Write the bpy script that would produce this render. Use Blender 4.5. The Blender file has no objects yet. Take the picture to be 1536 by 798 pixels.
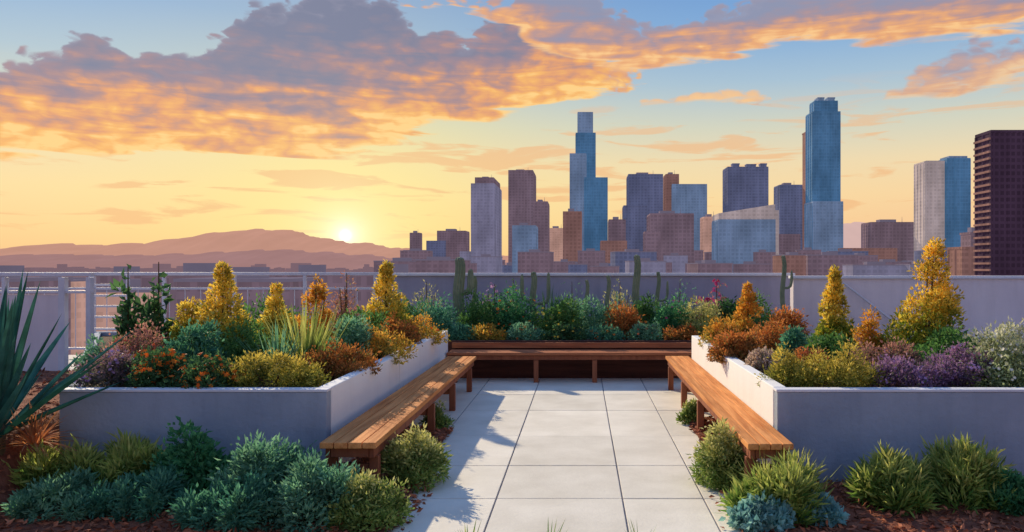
import bpy, math, random
import numpy as np
from mathutils import Vector
random.seed(5)
rng = np.random.default_rng(11)
S = bpy.context.scene
COL = S.collection
F, H, VX, VY = 1150.0, 1.75, 872.0, 400.0
def X(px, Y): return (px-VX)*Y/F
def Z(py, Y): return H-(py-VY)*Y/F
def lin(r, g, b):
    f = lambda c: (c/255/12.92) if c/255 <= .04045 else ((c/255+.055)/1.055)**2.4
    return (f(r), f(g), f(b), 1)
def c4(c): return tuple(c)+(1,) if len(c) == 3 else c
def gain(c, k): return tuple(min(.9, v*k) for v in c[:3])

# ------------------------------------------------------------------ nodes
class NT:
    def __init__(s, nt): s.nt = nt; s.n = nt.nodes; s.l = nt.links
    def put(s, sock, v):
        if hasattr(v, 'is_output'): s.l.new(v, sock)
        else: sock.default_value = v
    def m(s, op, a, b=None, c=None, clamp=False):
        n = s.n.new('ShaderNodeMath'); n.operation = op; n.use_clamp = clamp
        for i, v in enumerate((a, b, c)):
            if v is not None: s.put(n.inputs[i], v)
        return n.outputs[0]
    def sm(s, v, a, b, lo=0., hi=1.):
        n = s.n.new('ShaderNodeMapRange'); n.interpolation_type = 'SMOOTHSTEP'
        s.put(n.inputs[0], v)
        for i, q in enumerate((a, b, lo, hi)): s.put(n.inputs[i+1], q)
        return n.outputs[0]
    def comb(s, x, y, z):
        n = s.n.new('ShaderNodeCombineXYZ')
        for i, v in enumerate((x, y, z)): s.put(n.inputs[i], v)
        return n.outputs[0]
    def sep(s, v):
        n = s.n.new('ShaderNodeSeparateXYZ'); s.l.new(v, n.inputs[0]); return n.outputs
    def noise(s, vec, scale=1., detail=5., rough=.55, dist=0.):
        n = s.n.new('ShaderNodeTexNoise'); s.l.new(vec, n.inputs['Vector'])
        n.inputs['Scale'].default_value = scale; n.inputs['Detail'].default_value = detail
        n.inputs['Roughness'].default_value = rough; n.inputs['Distortion'].default_value = dist
        return n.outputs[0]
    def voro(s, vec, scale):
        n = s.n.new('ShaderNodeTexVoronoi'); n.feature = 'F1'; n.voronoi_dimensions = '2D'; s.l.new(vec, n.inputs['Vector'])
        n.inputs['Scale'].default_value = scale
        return n.outputs['Distance']
    def ramp(s, f, stops, interp='LINEAR'):
        n = s.n.new('ShaderNodeValToRGB'); e = n.color_ramp.elements; n.color_ramp.interpolation = interp
        e[0].position, e[0].color = stops[0][0], c4(stops[0][1])
        e[1].position, e[1].color = stops[-1][0], c4(stops[-1][1])
        for p, c in stops[1:-1]:
            q = e.new(p); q.color = c4(c)
        s.put(n.inputs[0], f); return n.outputs[0]
    def mix(s, f, a, b, mode='MIX'):
        n = s.n.new('ShaderNodeMix'); n.data_type = 'RGBA'; n.blend_type = mode
        s.put(n.inputs[0], f); s.put(n.inputs[6], c4(a) if isinstance(a, tuple) else a); s.put(n.inputs[7], c4(b) if isinstance(b, tuple) else b)
        return n.outputs[2]
    def curve(s, x, pts):
        n = s.n.new('ShaderNodeFloatCurve'); c = n.mapping.curves[0]
        pts = sorted(pts)
        c.points[0].location = pts[0]; c.points[1].location = pts[-1]
        for p in pts[1:-1]: c.points.new(*p)
        for p in c.points: p.handle_type = 'VECTOR'
        n.mapping.update(); s.put(n.inputs['Value'], x); return n.outputs[0]

def newmat(name):
    m = bpy.data.materials.new(name); m.use_nodes = True
    t = NT(m.node_tree); p = t.n['Principled BSDF']
    return m, t, p
def surf(name, c1, c2, scale=(1, 1, 1), nscale=3., detail=7., rough=.75, bump=.15, bscale=25., haze=None, rand=0., stain=0., spec=.2):
    m, t, p = newmat(name)
    tc = t.n.new('ShaderNodeTexCoord')
    mp = t.n.new('ShaderNodeMapping'); mp.inputs['Scale'].default_value = scale; t.l.new(tc.outputs['Object'], mp.inputs[0])
    f = t.noise(mp.outputs[0], nscale, detail, .6)
    col = t.ramp(f, [(.3, c1), (.7, c2)])
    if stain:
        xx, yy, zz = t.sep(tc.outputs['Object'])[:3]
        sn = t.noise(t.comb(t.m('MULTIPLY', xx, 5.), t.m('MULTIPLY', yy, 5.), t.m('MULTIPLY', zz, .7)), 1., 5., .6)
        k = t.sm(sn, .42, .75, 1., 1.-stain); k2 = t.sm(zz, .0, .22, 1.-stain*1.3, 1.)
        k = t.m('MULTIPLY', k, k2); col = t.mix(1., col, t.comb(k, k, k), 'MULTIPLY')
    if rand:
        g = t.n.new('ShaderNodeNewGeometry')
        k = t.m('MULTIPLY_ADD', g.outputs['Random Per Island'], rand, 1-rand/2)
        kk = t.comb(k, k, k); col = t.mix(1., col, kk, 'MULTIPLY')
    t.l.new(col, p.inputs['Base Color']); p.inputs['Roughness'].default_value = rough
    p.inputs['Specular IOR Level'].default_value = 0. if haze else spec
    if bump:
        b = t.n.new('ShaderNodeBump'); b.inputs['Strength'].default_value = bump; b.inputs['Distance'].default_value = .02
        t.l.new(t.noise(mp.outputs[0], bscale, 6., .6), b.inputs['Height']); t.l.new(b.outputs[0], p.inputs['Normal'])
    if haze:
        p.inputs['Emission Color'].default_value = c4(haze[:3]); p.inputs['Emission Strength'].default_value = 1.  # constant self-glow stands in for airlight on distant surfaces
    return m
def leafmat(name, a, b, top=None, z0=.4, z1=.8, topfrac=1., trans=.42, gn=1.6):
    m, t, p = newmat(name); t.n.remove(p)
    a, b = gain(a, gn), gain(b, gn)
    out = t.n['Material Output']
    g = t.n.new('ShaderNodeNewGeometry'); r = g.outputs['Random Per Island']
    col = t.mix(r, a, b)
    tc = t.n.new('ShaderNodeTexCoord')
    cl = t.noise(tc.outputs['Object'], 7., 3., .5)
    if top:
        z = t.sep(tc.outputs['Object'])[2]
        zz = t.m('ADD', z, t.m('MULTIPLY', t.m('SUBTRACT', cl, .5), (z1-z0)*1.6))
        zz = t.m('ADD', zz, t.m('MULTIPLY', t.m('SUBTRACT', r, .5), (z1-z0)*.7))
        f = t.m('MULTIPLY', t.sm(zz, z0, z1), topfrac)
        r2 = t.m('FRACT', t.m('MULTIPLY', r, 37.7))
        col = t.mix(f, col, t.mix(r2, top[0], top[1]))
        r3 = t.m('GREATER_THAN', t.m('FRACT', t.m('MULTIPLY', r, 91.3)), .88)      # some leaves stay green
        col = t.mix(t.m('MULTIPLY', r3, .7), col, (.16, .22, .05))
    k = t.sm(cl, .3, .7, .65, 1.25); col = t.mix(1., col, t.comb(k, k, k), 'MULTIPLY')
    d = t.n.new('ShaderNodeBsdfPrincipled'); d.inputs['Roughness'].default_value = .6; t.l.new(col, d.inputs['Base Color'])
    d.inputs['Specular IOR Level'].default_value = .3
    tr = t.n.new('ShaderNodeBsdfTranslucent'); t.l.new(col, tr.inputs[0])
    mx = t.n.new('ShaderNodeMixShader'); mx.inputs[0].default_value = trans
    t.l.new(d.outputs[0], mx.inputs[1]); t.l.new(tr.outputs[0], mx.inputs[2]); t.l.new(mx.outputs[0], out.inputs[0])
    return m
def facade(name, wall, haze, bay=4.2, floor=3.9, wx=.35, wz=.4, dk=.78, rough=.5):
    m, t, p = newmat(name)
    tc = t.n.new('ShaderNodeTexCoord'); x, y, z = t.sep(tc.outputs['Object'])[:3]
    u = t.m('DIVIDE', t.m('ADD', x, y), bay); v = t.m('DIVIDE', z, floor)
    mk = t.m('MULTIPLY', t.m('GREATER_THAN', t.m('FRACT', u), wx), t.m('GREATER_THAN', t.m('FRACT', v), wz))
    wn = t.n.new('ShaderNodeTexWhiteNoise'); t.l.new(t.comb(t.m('FLOOR', u), t.m('FLOOR', v), 0.), wn.inputs['Vector'])
    k = t.sm(wn.outputs['Value'], 0., 1., dk-.06, dk+.08)
    k = t.m('ADD', t.m('MULTIPLY', mk, k), t.m('SUBTRACT', 1., mk))
    big = t.noise(t.comb(t.m('MULTIPLY', x, .05), t.m('MULTIPLY', y, .05), t.m('MULTIPLY', z, .018)), 1., 4., .6); kb = t.sm(big, .3, .7, .72, 1.28)
    k = t.m('MULTIPLY', k, kb)
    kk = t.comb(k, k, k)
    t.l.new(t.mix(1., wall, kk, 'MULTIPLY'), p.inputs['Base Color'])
    t.l.new(t.m('SUBTRACT', .85, t.m('MULTIPLY', mk, .85-rough)), p.inputs['Roughness'])
    p.inputs['Specular IOR Level'].default_value = .03
    t.l.new(t.mix(.75, haze, t.mix(1., haze, kk, 'MULTIPLY')), p.inputs['Emission Color']); p.inputs['Emission Strength'].default_value = 1.  # facade emission stands in for the airlight in front of the towers
    return m

# ------------------------------------------------------------------ mesh helpers
class MB:
    def __init__(s): s.v = []; s.f = []
    def box(s, x0, x1, y0, y1, z0, z1):
        k = len(s.v)
        s.v += [(x0, y0, z0), (x1, y0, z0), (x1, y1, z0), (x0, y1, z0), (x0, y0, z1), (x1, y0, z1), (x1, y1, z1), (x0, y1, z1)]
        s.f += [tuple(k+i for i in q) for q in ((0, 3, 2, 1), (4, 5, 6, 7), (0, 1, 5, 4), (1, 2, 6, 5), (2, 3, 7, 6), (3, 0, 4, 7))]
        return s
    def prism(s, pts, z0, z1):
        k = len(s.v); n = len(pts)
        s.v += [(p[0], p[1], z0) for p in pts]+[(p[0], p[1], z1) for p in pts]
        s.f += [tuple(range(k+n-1, k-1, -1)), tuple(range(k+n, k+2*n))]
        s.f += [(k+i, k+(i+1) % n, k+n+(i+1) % n, k+n+i) for i in range(n)]
        return s
    def tube(s, path, radii, seg=8, ribs=0, ribd=.0):
        path = [Vector(p) for p in path]; k = len(s.v); n = len(path)
        for i, p in enumerate(path):
            t = (path[min(i+1, n-1)]-path[max(i-1, 0)])
            t = t.normalized() if t.length > 1e-6 else Vector((0, 0, 1))
            a = t.cross(Vector((0, 1, 0.01))) if abs(t.y) < .95 else t.cross(Vector((1, 0, 0)))
            a.normalize(); b = t.cross(a)
            for j in range(seg):
                th = 2*math.pi*j/seg; r = radii[i]*(1+ribd*math.cos(ribs*th))
                s.v.append(tuple(p+a*(r*math.cos(th))+b*(r*math.sin(th))))
        for i in range(n-1):
            for j in range(seg):
                s.f.append((k+i*seg+j, k+i*seg+(j+1) % seg, k+(i+1)*seg+(j+1) % seg, k+(i+1)*seg+j))
        s.f.append(tuple(range(k+seg-1, k-1, -1))); s.f.append(tuple(range(k+(n-1)*seg, k+n*seg)))
        return s
    def build(s, name, mat, parent=None, bevel=0, smooth=False):
        return mk(name, s.v, s.f, mat, parent, bevel, smooth)
def mk(name, v, f, mat, parent=None, bevel=0, smooth=False):
    me = bpy.data.meshes.new(name)
    me.from_pydata(v.tolist() if hasattr(v, 'tolist') else v, [], f.tolist() if hasattr(f, 'tolist') else f)
    me.materials.append(mat)
    if smooth: me.polygons.foreach_set('use_smooth', [True]*len(me.polygons))
    me.update()
    o = bpy.data.objects.new(name, me); COL.objects.link(o)
    if parent: o.parent = parent
    if bevel:
        b = o.modifiers.new('b', 'BEVEL'); b.width = bevel; b.segments = 2; b.limit_method = 'ANGLE'
    return o
def thing(name, label, cat, loc=(0, 0, 0), rz=0, group=None):
    o = bpy.data.objects.new(name, None); COL.objects.link(o); o.location = loc; o.rotation_euler = (0, 0, rz)
    o['label'] = label; o['category'] = cat
    if group: o['group'] = group
    return o
def structure(o): o['kind'] = 'structure'; return o

# ------------------------------------------------------------------ materials
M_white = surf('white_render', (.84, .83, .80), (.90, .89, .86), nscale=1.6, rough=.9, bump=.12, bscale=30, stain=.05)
M_shade_grey = surf('shade_tinted_render', (.29, .34, .41), (.41, .46, .53), nscale=1.3, rough=.9, bump=.35, bscale=22, stain=.16)  # blue shade of the planter fronts is put into this wall colour
M_soil = surf('soil', (.05, .025, .016), (.13, .06, .035), nscale=9, rough=.95, bump=.8, bscale=30)
M_mulch = surf('bark_mulch', (.14, .045, .028), (.38, .14, .075), nscale=11, rough=.95, bump=1., bscale=40)
M_chip = surf('bark_chips', (.24, .075, .04), (.55, .21, .10), nscale=8, rough=.9, bump=0, rand=1.1)
M_slab = surf('paving_slab', (.68, .63, .52), (.86, .81, .69), nscale=1.7, rough=.85, bump=.2, bscale=30, rand=.12)
M_grout = surf('grout', (.30, .28, .30), (.40, .38, .40), nscale=10)
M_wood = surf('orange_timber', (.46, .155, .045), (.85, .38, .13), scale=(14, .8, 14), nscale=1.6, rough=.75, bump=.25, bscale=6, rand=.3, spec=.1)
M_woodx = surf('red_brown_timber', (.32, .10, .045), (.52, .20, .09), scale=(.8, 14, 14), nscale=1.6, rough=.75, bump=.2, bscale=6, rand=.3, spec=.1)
M_dwood = surf('dark_timber', (.20, .06, .03), (.34, .12, .055), scale=(6, 6, 1), nscale=2, rough=.7)
M_panel = surf('dark_panel', (.06, .02, .015), (.13, .046, .03), scale=(.6, 6, 8), nscale=2, rough=.7, rand=.4)
M_parapet = surf('lilac_wall', (.33, .32, .40), (.43, .41, .49), nscale=.9, rough=.9, bump=.15, stain=.12)
M_parapet2 = surf('pink_lilac_wall', (.68, .60, .63), (.80, .72, .73), nscale=.9, rough=.9, bump=.15, stain=.1)
M_cope = surf('pale_coping', (.66, .67, .72), (.80, .80, .83), nscale=3, rough=.7, bump=.05)
M_rail = surf('pale_painted_steel', (.58, .58, .64), (.70, .70, .75), nscale=6, rough=.5, bump=0)
M_stem = surf('plant_stem', (.08, .06, .03), (.18, .11, .05), nscale=12, rough=.8)

L = {}
L['yellow'] = leafmat('yellow_bloom_leaves', (.09, .17, .02), (.24, .30, .03), ((.88, .58, .04), (.95, .78, .16)), .18, .62)
L['yellowbig'] = leafmat('tall_yellow_leaves', (.12, .20, .02), (.36, .38, .05), ((.92, .52, .03), (.95, .74, .12)), .25, .8)
L['gold'] = leafmat('gold_orange_leaves', (.18, .17, .03), (.34, .24, .04), ((.82, .32, .04), (.92, .56, .08)), .02, .34, .9)
L['green'] = leafmat('mid_green_leaves', (.04, .12, .03), (.12, .23, .06))
L['dark'] = leafmat('dark_green_leaves', (.02, .065, .03), (.07, .15, .05))
L['deepround'] = leafmat('deep_green_round', (.02, .12, .045), (.10, .27, .10))
L['teal'] = leafmat('teal_leaves', (.03, .13, .08), (.11, .27, .15))
L['sage'] = leafmat('sage_leaves', (.06, .17, .10), (.18, .34, .19))
L['blue'] = leafmat('blue_grey_leaves', (.10, .24, .23), (.25, .42, .36))
L['olive'] = leafmat('olive_leaves', (.12, .15, .02), (.28, .26, .04), ((.60, .46, .06), (.78, .62, .13)), .03, .28)
L['limeshrub'] = leafmat('lime_leaves', (.10, .18, .04), (.24, .30, .07), ((.56, .54, .16), (.78, .72, .30)), .10, .42)
L['grassy'] = leafmat('grassy_leaves', (.07, .17, .03), (.22, .32, .06), ((.38, .48, .10), (.64, .62, .18)), .03, .36)
L['rust'] = leafmat('rust_leaves', (.14, .08, .02), (.30, .13, .04), ((.58, .17, .04), (.80, .34, .08)), .02, .30, .9)
L['purple'] = leafmat('purple_leaves', (.10, .06, .10), (.20, .12, .20), ((.34, .17, .34), (.48, .29, .44)), .05, .3)
L['pinkb'] = leafmat('pink_brown_leaves', (.10, .08, .06), (.22, .14, .10), ((.42, .19, .16), (.58, .32, .22)), .05, .3)
L['blush'] = leafmat('blush_leaves', (.34, .24, .16), (.48, .34, .24), ((.70, .50, .38), (.82, .64, .5)), .0, .2)
L['heath'] = leafmat('heath_leaves', (.05, .07, .06), (.12, .11, .10), ((.34, .17, .22), (.48, .28, .28)), .06, .32, .8)
L['pale'] = leafmat('pale_leaves', (.16, .22, .10), (.34, .38, .18), ((.52, .54, .34), (.74, .72, .5)), .15, .5)
L['yucca'] = leafmat('yucca_leaves', (.012, .06, .045), (.04, .14, .10), trans=.15)
L['dry'] = leafmat('dry_leaves', (.28, .10, .04), (.45, .2, .08))
def petal(name, a, b): return leafmat(name, a, b, trans=.3, gn=1.)
P_or = petal('orange_petals', (.88, .14, .01), (.9, .28, .02))
P_mag = petal('magenta_petals', (.55, .05, .18), (.8, .12, .26))
P_pur = petal('mauve_petals', (.40, .22, .44), (.56, .34, .56))
P_yel = petal('yellow_petals', (.9, .58, .04), (.95, .76, .15))
P_wht = petal('cream_petals', (.75, .72, .55), (.85, .82, .7))
P_red = petal('red_petals', (.6, .08, .04), (.85, .18, .06))
M_cact = surf('cactus_skin', (.15, .20, .12), (.28, .31, .20), nscale=6, rough=.8, bump=.2)

# ------------------------------------------------------------------ plants
def unit(a): return a/np.maximum(np.linalg.norm(a, axis=1, keepdims=True), 1e-6)
def quads(P, D, Ln, W):
    n = len(P); D = unit(D); sd = unit(np.cross(D, rng.normal(size=(n, 3)))); nr = np.cross(D, sd)
    l = (Ln*rng.uniform(.6, 1.3, n))[:, None]; w = (W*rng.uniform(.7, 1.2, n))[:, None]
    V = np.stack([P, P+D*l*.45+sd*w*.5+nr*w*.15, P+D*l-nr*l*.12, P+D*l*.45-sd*w*.5+nr*w*.15], 1).reshape(-1, 3)
    return V, np.arange(4*n).reshape(-1, 4)
def clump_leaves(C, R, n, Ln, W, up=.35):
    C = np.array(C); R = np.array(R); pr = R**2/np.sum(R**2)
    i = rng.choice(len(C), n, p=pr)
    d = unit(rng.normal(size=(n, 3))); rad = R[i]*rng.uniform(.3, 1., n)**.6
    P = C[i]+d*rad[:, None]
    D = d+rng.normal(size=(n, 3))*.45+np.array([0, 0, up])
    P[:, 2] = np.maximum(P[:, 2], .01)
    return quads(P, D, Ln, W)
def blades(n, hgt, spread, W, droop=.4, segs=5, base=.05, minup=.25, fold=.25):
    V = []; Fc = []
    for i in range(n):
        a = rng.uniform(0, 2*math.pi); tilt = rng.uniform(0, 1)**.7*spread
        dr = np.array([math.cos(a)*math.sin(tilt), math.sin(a)*math.sin(tilt), max(math.cos(tilt), minup)])
        ln = hgt*rng.uniform(.65, 1.08); w = W*rng.uniform(.8, 1.15)
        sd = np.array([-math.sin(a), math.cos(a), 0]); up = np.cross(dr, sd)
        b0 = np.array([math.cos(a), math.sin(a), 0])*base*rng.uniform(0, 1); k = len(V)
        for s in range(segs+1):
            t = s/segs; p = b0+dr*ln*t+np.array([math.cos(a)*.3, math.sin(a)*.3, -1])*droop*ln*t*t*math.sin(tilt)
            ww = w*(min(1, .55+1.6*t))*(1-t)**.65*.5
            V += [p-sd*ww, p+up*(-ww*fold*2), p+sd*ww]
        for s in range(segs):
            q = k+s*3
            Fc += [(q, q+1, q+4, q+3), (q+1, q+2, q+5, q+4)]
    return V, Fc
def stems(parent, tips, r=.008, name='stem'):
    mb = MB()
    for t in tips:
        t = Vector(t); b = Vector((t.x*.12, t.y*.12, 0)); mid = b.lerp(t, .5)+Vector((t.x*.12, t.y*.12, 0))
        mb.tube([b, mid, t], [r*1.5, r, r*.4], 5)
    return mb.build(name, M_stem, parent)
def flower_heads(parent, P, N, size, mat):
    n = len(P); V = []; Fi = []; petals = 6
    for i in range(n):
        nn = Vector(N[i]).normalized(); a = nn.orthogonal().normalized(); b = nn.cross(a); p = Vector(P[i]); sz = size*random.uniform(.7, 1.25); k = len(V)
        V.append(tuple(p))
        off = random.random()*6
        for j in range(petals*2):
            th = off+math.pi*j/petals; r = sz*(1 if j % 2 == 0 else .6)
            V.append(tuple(p+(a*math.cos(th)+b*math.sin(th))*r+nn*sz*.35*(1 if j % 2 == 0 else .6)))
        for j in range(petals*2): Fi.append((k, k+1+j, k+1+(j+1) % (petals*2)))
    o = mk('flowers', V, Fi, mat, parent); o['kind'] = 'stuff'; return o
def mound_clumps(w, d, h, nc):
    C = []; R = []
    for i in range(nc):
        a = rng.uniform(0, 2*math.pi); e = math.asin(rng.uniform(.0, 1)); k = rng.uniform(.5, .84)
        C.append((math.cos(a)*math.cos(e)*w/2*k, math.sin(a)*math.cos(e)*d/2*k, max(.05, math.sin(e)*h*k*rng.uniform(.75, 1.18))))
        R.append(rng.uniform(.15, .34)*min(w, h*1.7)*.62)
    return C, R
def mound(name, label, px, Y, w, h, mat, z=.7, n=2200, leaf=.045, lw=.5, nc=28, cat='shrub', flo=None, d=None, group=None, wk=1.22, up=.35):
    """w in photo px at that depth, h in metres"""
    W = w*Y/F*wk; D = d or W*.8
    t = thing(name, label, cat, (X(px, Y), Y, z), 0, group)
    C, R = mound_clumps(W, D, h, nc)
    V, Fc = clump_leaves(C, R, int(n*1.3), leaf, leaf*lw, up)
    ns_ = int(n*.14); ii = rng.choice(len(C), ns_); dd = unit(rng.normal(size=(ns_, 3))+np.array([0, 0, .9]))
    V2, F2 = quads(np.array(C)[ii]+dd*(np.array(R)[ii]*rng.uniform(1., 1.55, ns_))[:, None], dd+rng.normal(size=(ns_, 3))*.3, leaf, leaf*lw)
    V2[:, 2] = np.maximum(V2[:, 2], .01)
    fo = mk('foliage', np.concatenate([V, V2]), np.concatenate([Fc, F2+len(V)]), mat, t)
    stems(t, C[:10])
    if flo:
        fm, cnt, sz = flo
        idx = rng.choice(len(C), cnt); dd = unit(rng.normal(size=(cnt, 3))*.7+np.array([0, -.35, .9]))
        P = np.array(C)[idx]+dd*np.array(R)[idx][:, None]*1.12
        flower_heads(fo, P.tolist(), dd.tolist(), sz, fm)
    return t
def tall(name, label, px, Y, w, h, mat, z=.7, n=3200, leaf=.05, lw=.5, spires=5, cat='shrub', flo=None, tip=.0, loose=1., dens=1.6, rk=1.2):
    W = w*Y/F*1.1
    t = thing(name, label, cat, (X(px, Y), Y, z))
    C = []; R = []; tips = []
    for s in range(spires):
        a = 2*math.pi*s/spires+rng.uniform(-.4, .4); rr = 0 if s == 0 else rng.uniform(.35, 1.)
        tx, ty = math.cos(a)*rr*W*.42+tip*W, math.sin(a)*rr*W*.33; th = h*(1-.52*rr)*(1 if s == 0 else rng.uniform(.88, 1.08))
        tips.append((tx, ty, th*.96))
        for k in range(10):
            u = .06+.92*k/9
            C.append((tx*u+rng.normal()*W*.07*loose, ty*u+rng.normal()*W*.07*loose, th*u*.95)); R.append(W*(.25*(1-u)**.75+.045)*rng.uniform(.7, 1.25)*rk)
    V, Fc = clump_leaves(C, R, int(n*dens), leaf, leaf*lw, .7)
    fo = mk('foliage', V, Fc, mat, t); stems(t, tips, .012)
    if flo:
        fm, cnt, sz = flo
        idx = rng.choice(len(C), cnt); dd = unit(rng.normal(size=(cnt, 3))+np.array([0, -.3, .4]))
        P = np.array(C)[idx]+dd*np.array(R)[idx][:, None]
        flower_heads(fo, P.tolist(), dd.tolist(), sz, fm)
    return t
def cone(name, label, px, Y, w, h, mat, z=.7, n=6000, leaf=.048, lw=.5, nc=80, cat='shrub', tip=0., pw=.85, low=.12):
    """upright pyramid of foliage built of many clumps, with a lumpy stepped outline"""
    W = w*Y/F; t = thing(name, label, cat, (X(px, Y), Y, z)); C = []; R = []
    for i in range(nc):
        u = rng.uniform(0, 1)**1.35*.95+.03
        env = W/2*min(1, (u+low)/(low+.14))*(1-u)**pw
        r = W*(.075+.085*(1-u))*rng.uniform(.75, 1.2)
        a = rng.uniform(0, 2*math.pi); q = max(0, env-r*.6)*rng.uniform(.55, 1.12)
        C.append((math.cos(a)*q+tip*W*u, math.sin(a)*q*.85, max(.04, u*h-r*.2))); R.append(r)
    C.append((tip*W, 0, h-W*.05)); R.append(W*.05)
    V, Fc = clump_leaves(C, R, n, leaf, leaf*lw, .6)
    mk('foliage', V, Fc, mat, t)
    stems(t, [(tip*W*.9, 0, h*.95)]+C[:9], .012)
    return t
def tuft(name, label, px, Y, h, mat, z=.0, n=90, spread=1., bw=.014, droop=.4, cat='grass clump', base=.06, sx=1.):
    t = thing(name, label, cat, (X(px, Y), Y, z), 0)
    V, Fc = blades(n, h, spread, bw, droop, base=base)
    V = [(v[0]*sx, v[1], v[2]) for v in V]
    mk('blades', V, Fc, mat, t)
    return t
def cactus(label, px, Y, h, r, arms=(), z=.55):
    r *= .66
    t = thing('cactus', label, 'cactus', (X(px, Y), Y, z))
    p = [(.02*math.sin(k), 0, h*k/9) for k in range(9)]+[(0, 0, h-r*.5), (0, 0, h-r*.15), (0, 0, h)]
    q = [r*(.85+.15*math.sin(k/9*3.1)) for k in range(9)]+[r*.85, r*.55, r*.1]
    MB().tube(p, q, 40, 10, .14).build('trunk', M_cact, t)
    for sx, az_, up in arms:
        ra = r*.62
        pts = [(0, 0, az_), (sx*.5, 0, az_), (sx*.85, 0, az_+.03), (sx, 0, az_+.12), (sx, 0, az_+up*.6), (sx, 0, az_+up-.03), (sx, 0, az_+up)]
        MB().tube(pts, [ra*.7, ra*.85, ra, ra, ra, ra*.7, ra*.1], 32, 8, .14).build('arm', M_cact, t)
    return t

# ------------------------------------------------------------------ rooftop deck, paving, beds
structure(MB().box(-16, 16, -3, 15.2, -40, -.012).build('roof_deck', M_grout))
xj = [-2.03, -1.42, -.64, .31, .92, 1.55]
yj = [2.2, 3.4, 4.6, 5.77, 6.72, 7.9, 9.3, 10.43, 11.95]
mb = MB(); g = .0065
for i in range(len(xj)-1):
    for j in range(len(yj)-1):
        mb.box(xj[i]+g, xj[i+1]-g, yj[j]+g, yj[j+1]-g, -.011, rng.uniform(-.002, .002))
structure(mb.build('pavement', M_slab, bevel=.003))
def hgt(x, y):
    n = .022+.018*math.sin(x*7.1+y*3)*math.sin(y*6.3-x*2)+.012*math.sin(x*19)*math.sin(y*23)
    m = max(0, min(1, (-3.95-x)/.45)); m = m*m*(3-2*m)
    m *= max(0, min(1, (y-4.6)/.9))
    return n+.5*m
def bed(x0, x1, y0, y1, chips):
    nx = max(4, int((x1-x0)/.06)); ny = max(4, int((y1-y0)/.06))
    V = [(x0+(x1-x0)*i/nx, y0+(y1-y0)*j/ny, hgt(x0+(x1-x0)*i/nx, y0+(y1-y0)*j/ny)) for j in range(ny+1) for i in range(nx+1)]
    Fc = [(j*(nx+1)+i, j*(nx+1)+i+1, (j+1)*(nx+1)+i+1, (j+1)*(nx+1)+i) for j in range(ny) for i in range(nx)]
    structure(mk('soil_bed', V, Fc, M_mulch, smooth=True))
    return [(rng.uniform(x0, x1), rng.uniform(y0, y1)) for _ in range(chips)]
cp = bed(-7.5, -4.2, 3.4, 9, 3500)+bed(-4.2, -1.28, 3.4, 6.13, 5200)+bed(-2.03, -1.36, 6.13, 8.2, 900)
cp += bed(1.15, 7.6, 3.4, 6.13, 9500)+bed(1.18, 1.55, 6.13, 8.8, 700)
cp += [(-1.28+abs(rng.normal())*.07, rng.uniform(4, 6.4)) for _ in range(160)]+[(1.15-abs(rng.normal())*.07, rng.uniform(4, 6.4)) for _ in range(160)]
P = np.array([(x, y, (hgt(x, y) if not -1.28 < x < 1.15 else 0)+.008) for x, y in cp]); Dd = rng.normal(size=(len(P), 3)); Dd[:, 2] *= .3
V, Fc = quads(P, Dd, .06, .028)
ch = mk('mulch_chips', V, Fc, M_chip); ch['kind'] = 'stuff'; ch['label'] = 'red brown bark chips scattered over the front planting beds'; ch['category'] = 'mulch'

# ------------------------------------------------------------------ planters
WT = .11; PZ = .76
def wallseg(p, q, th, z0, z1, name, mat, parent, side=1, bevel=.008):
    p = Vector(p); q = Vector(q); d = (q-p).normalized(); n = Vector((-d.y, d.x))*th*side
    pts = [p, q, q+n, p+n]
    if side < 0: pts = pts[::-1]
    return MB().prism(pts, z0, z1).build(name, mat, parent, bevel)
t = thing('planter_box', 'long raised planter left of the paving, shade tinted blue grey front and white inner side', 'planter')
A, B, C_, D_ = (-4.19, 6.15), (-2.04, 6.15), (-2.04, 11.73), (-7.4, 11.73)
wallseg(A, (B[0]-.003, B[1]), WT, -.03, PZ-.022, 'front_wall', M_shade_grey, t)
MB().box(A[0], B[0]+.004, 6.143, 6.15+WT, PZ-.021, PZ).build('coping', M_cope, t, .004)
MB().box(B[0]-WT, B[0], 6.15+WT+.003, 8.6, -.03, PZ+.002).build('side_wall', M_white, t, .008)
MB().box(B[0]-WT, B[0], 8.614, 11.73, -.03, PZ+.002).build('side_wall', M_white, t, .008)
wallseg((D_[0], D_[1]-.12), (C_[0]-WT-.004, C_[1]-.12), WT, -.03, PZ-.01, 'rear_wall', M_shade_grey, t)
wallseg((D_[0], D_[1]-.13), (A[0]-.01, A[1]+WT), WT, -.03, PZ-.015, 'outer_wall', M_shade_grey, t)
MB().prism([(A[0]+.06, A[1]+WT), (B[0]-WT, B[1]+WT), (C_[0]-WT, C_[1]-.12), (D_[0]+.15, D_[1]-.12)], .0, .69).build('soil', M_soil, t)
t = thing('planter_box', 'long raised planter right of the paving, shade tinted blue grey front and white inner side', 'planter')
wallseg((1.573, 6.15), (7.6, 6.15), WT, -.03, PZ-.022, 'front_wall', M_shade_grey, t)
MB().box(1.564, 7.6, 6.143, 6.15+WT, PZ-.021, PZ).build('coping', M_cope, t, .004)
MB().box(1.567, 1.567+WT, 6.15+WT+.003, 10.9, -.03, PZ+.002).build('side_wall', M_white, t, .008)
MB().box(1.567+WT+.004, 7.6, 10.79, 10.9, -.03, PZ-.012).build('rear_wall', M_shade_grey, t, .006)
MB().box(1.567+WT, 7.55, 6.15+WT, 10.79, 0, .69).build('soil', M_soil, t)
t = thing('planter_box', 'low rear planter behind the back bench, filled with desert plants', 'planter')
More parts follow.
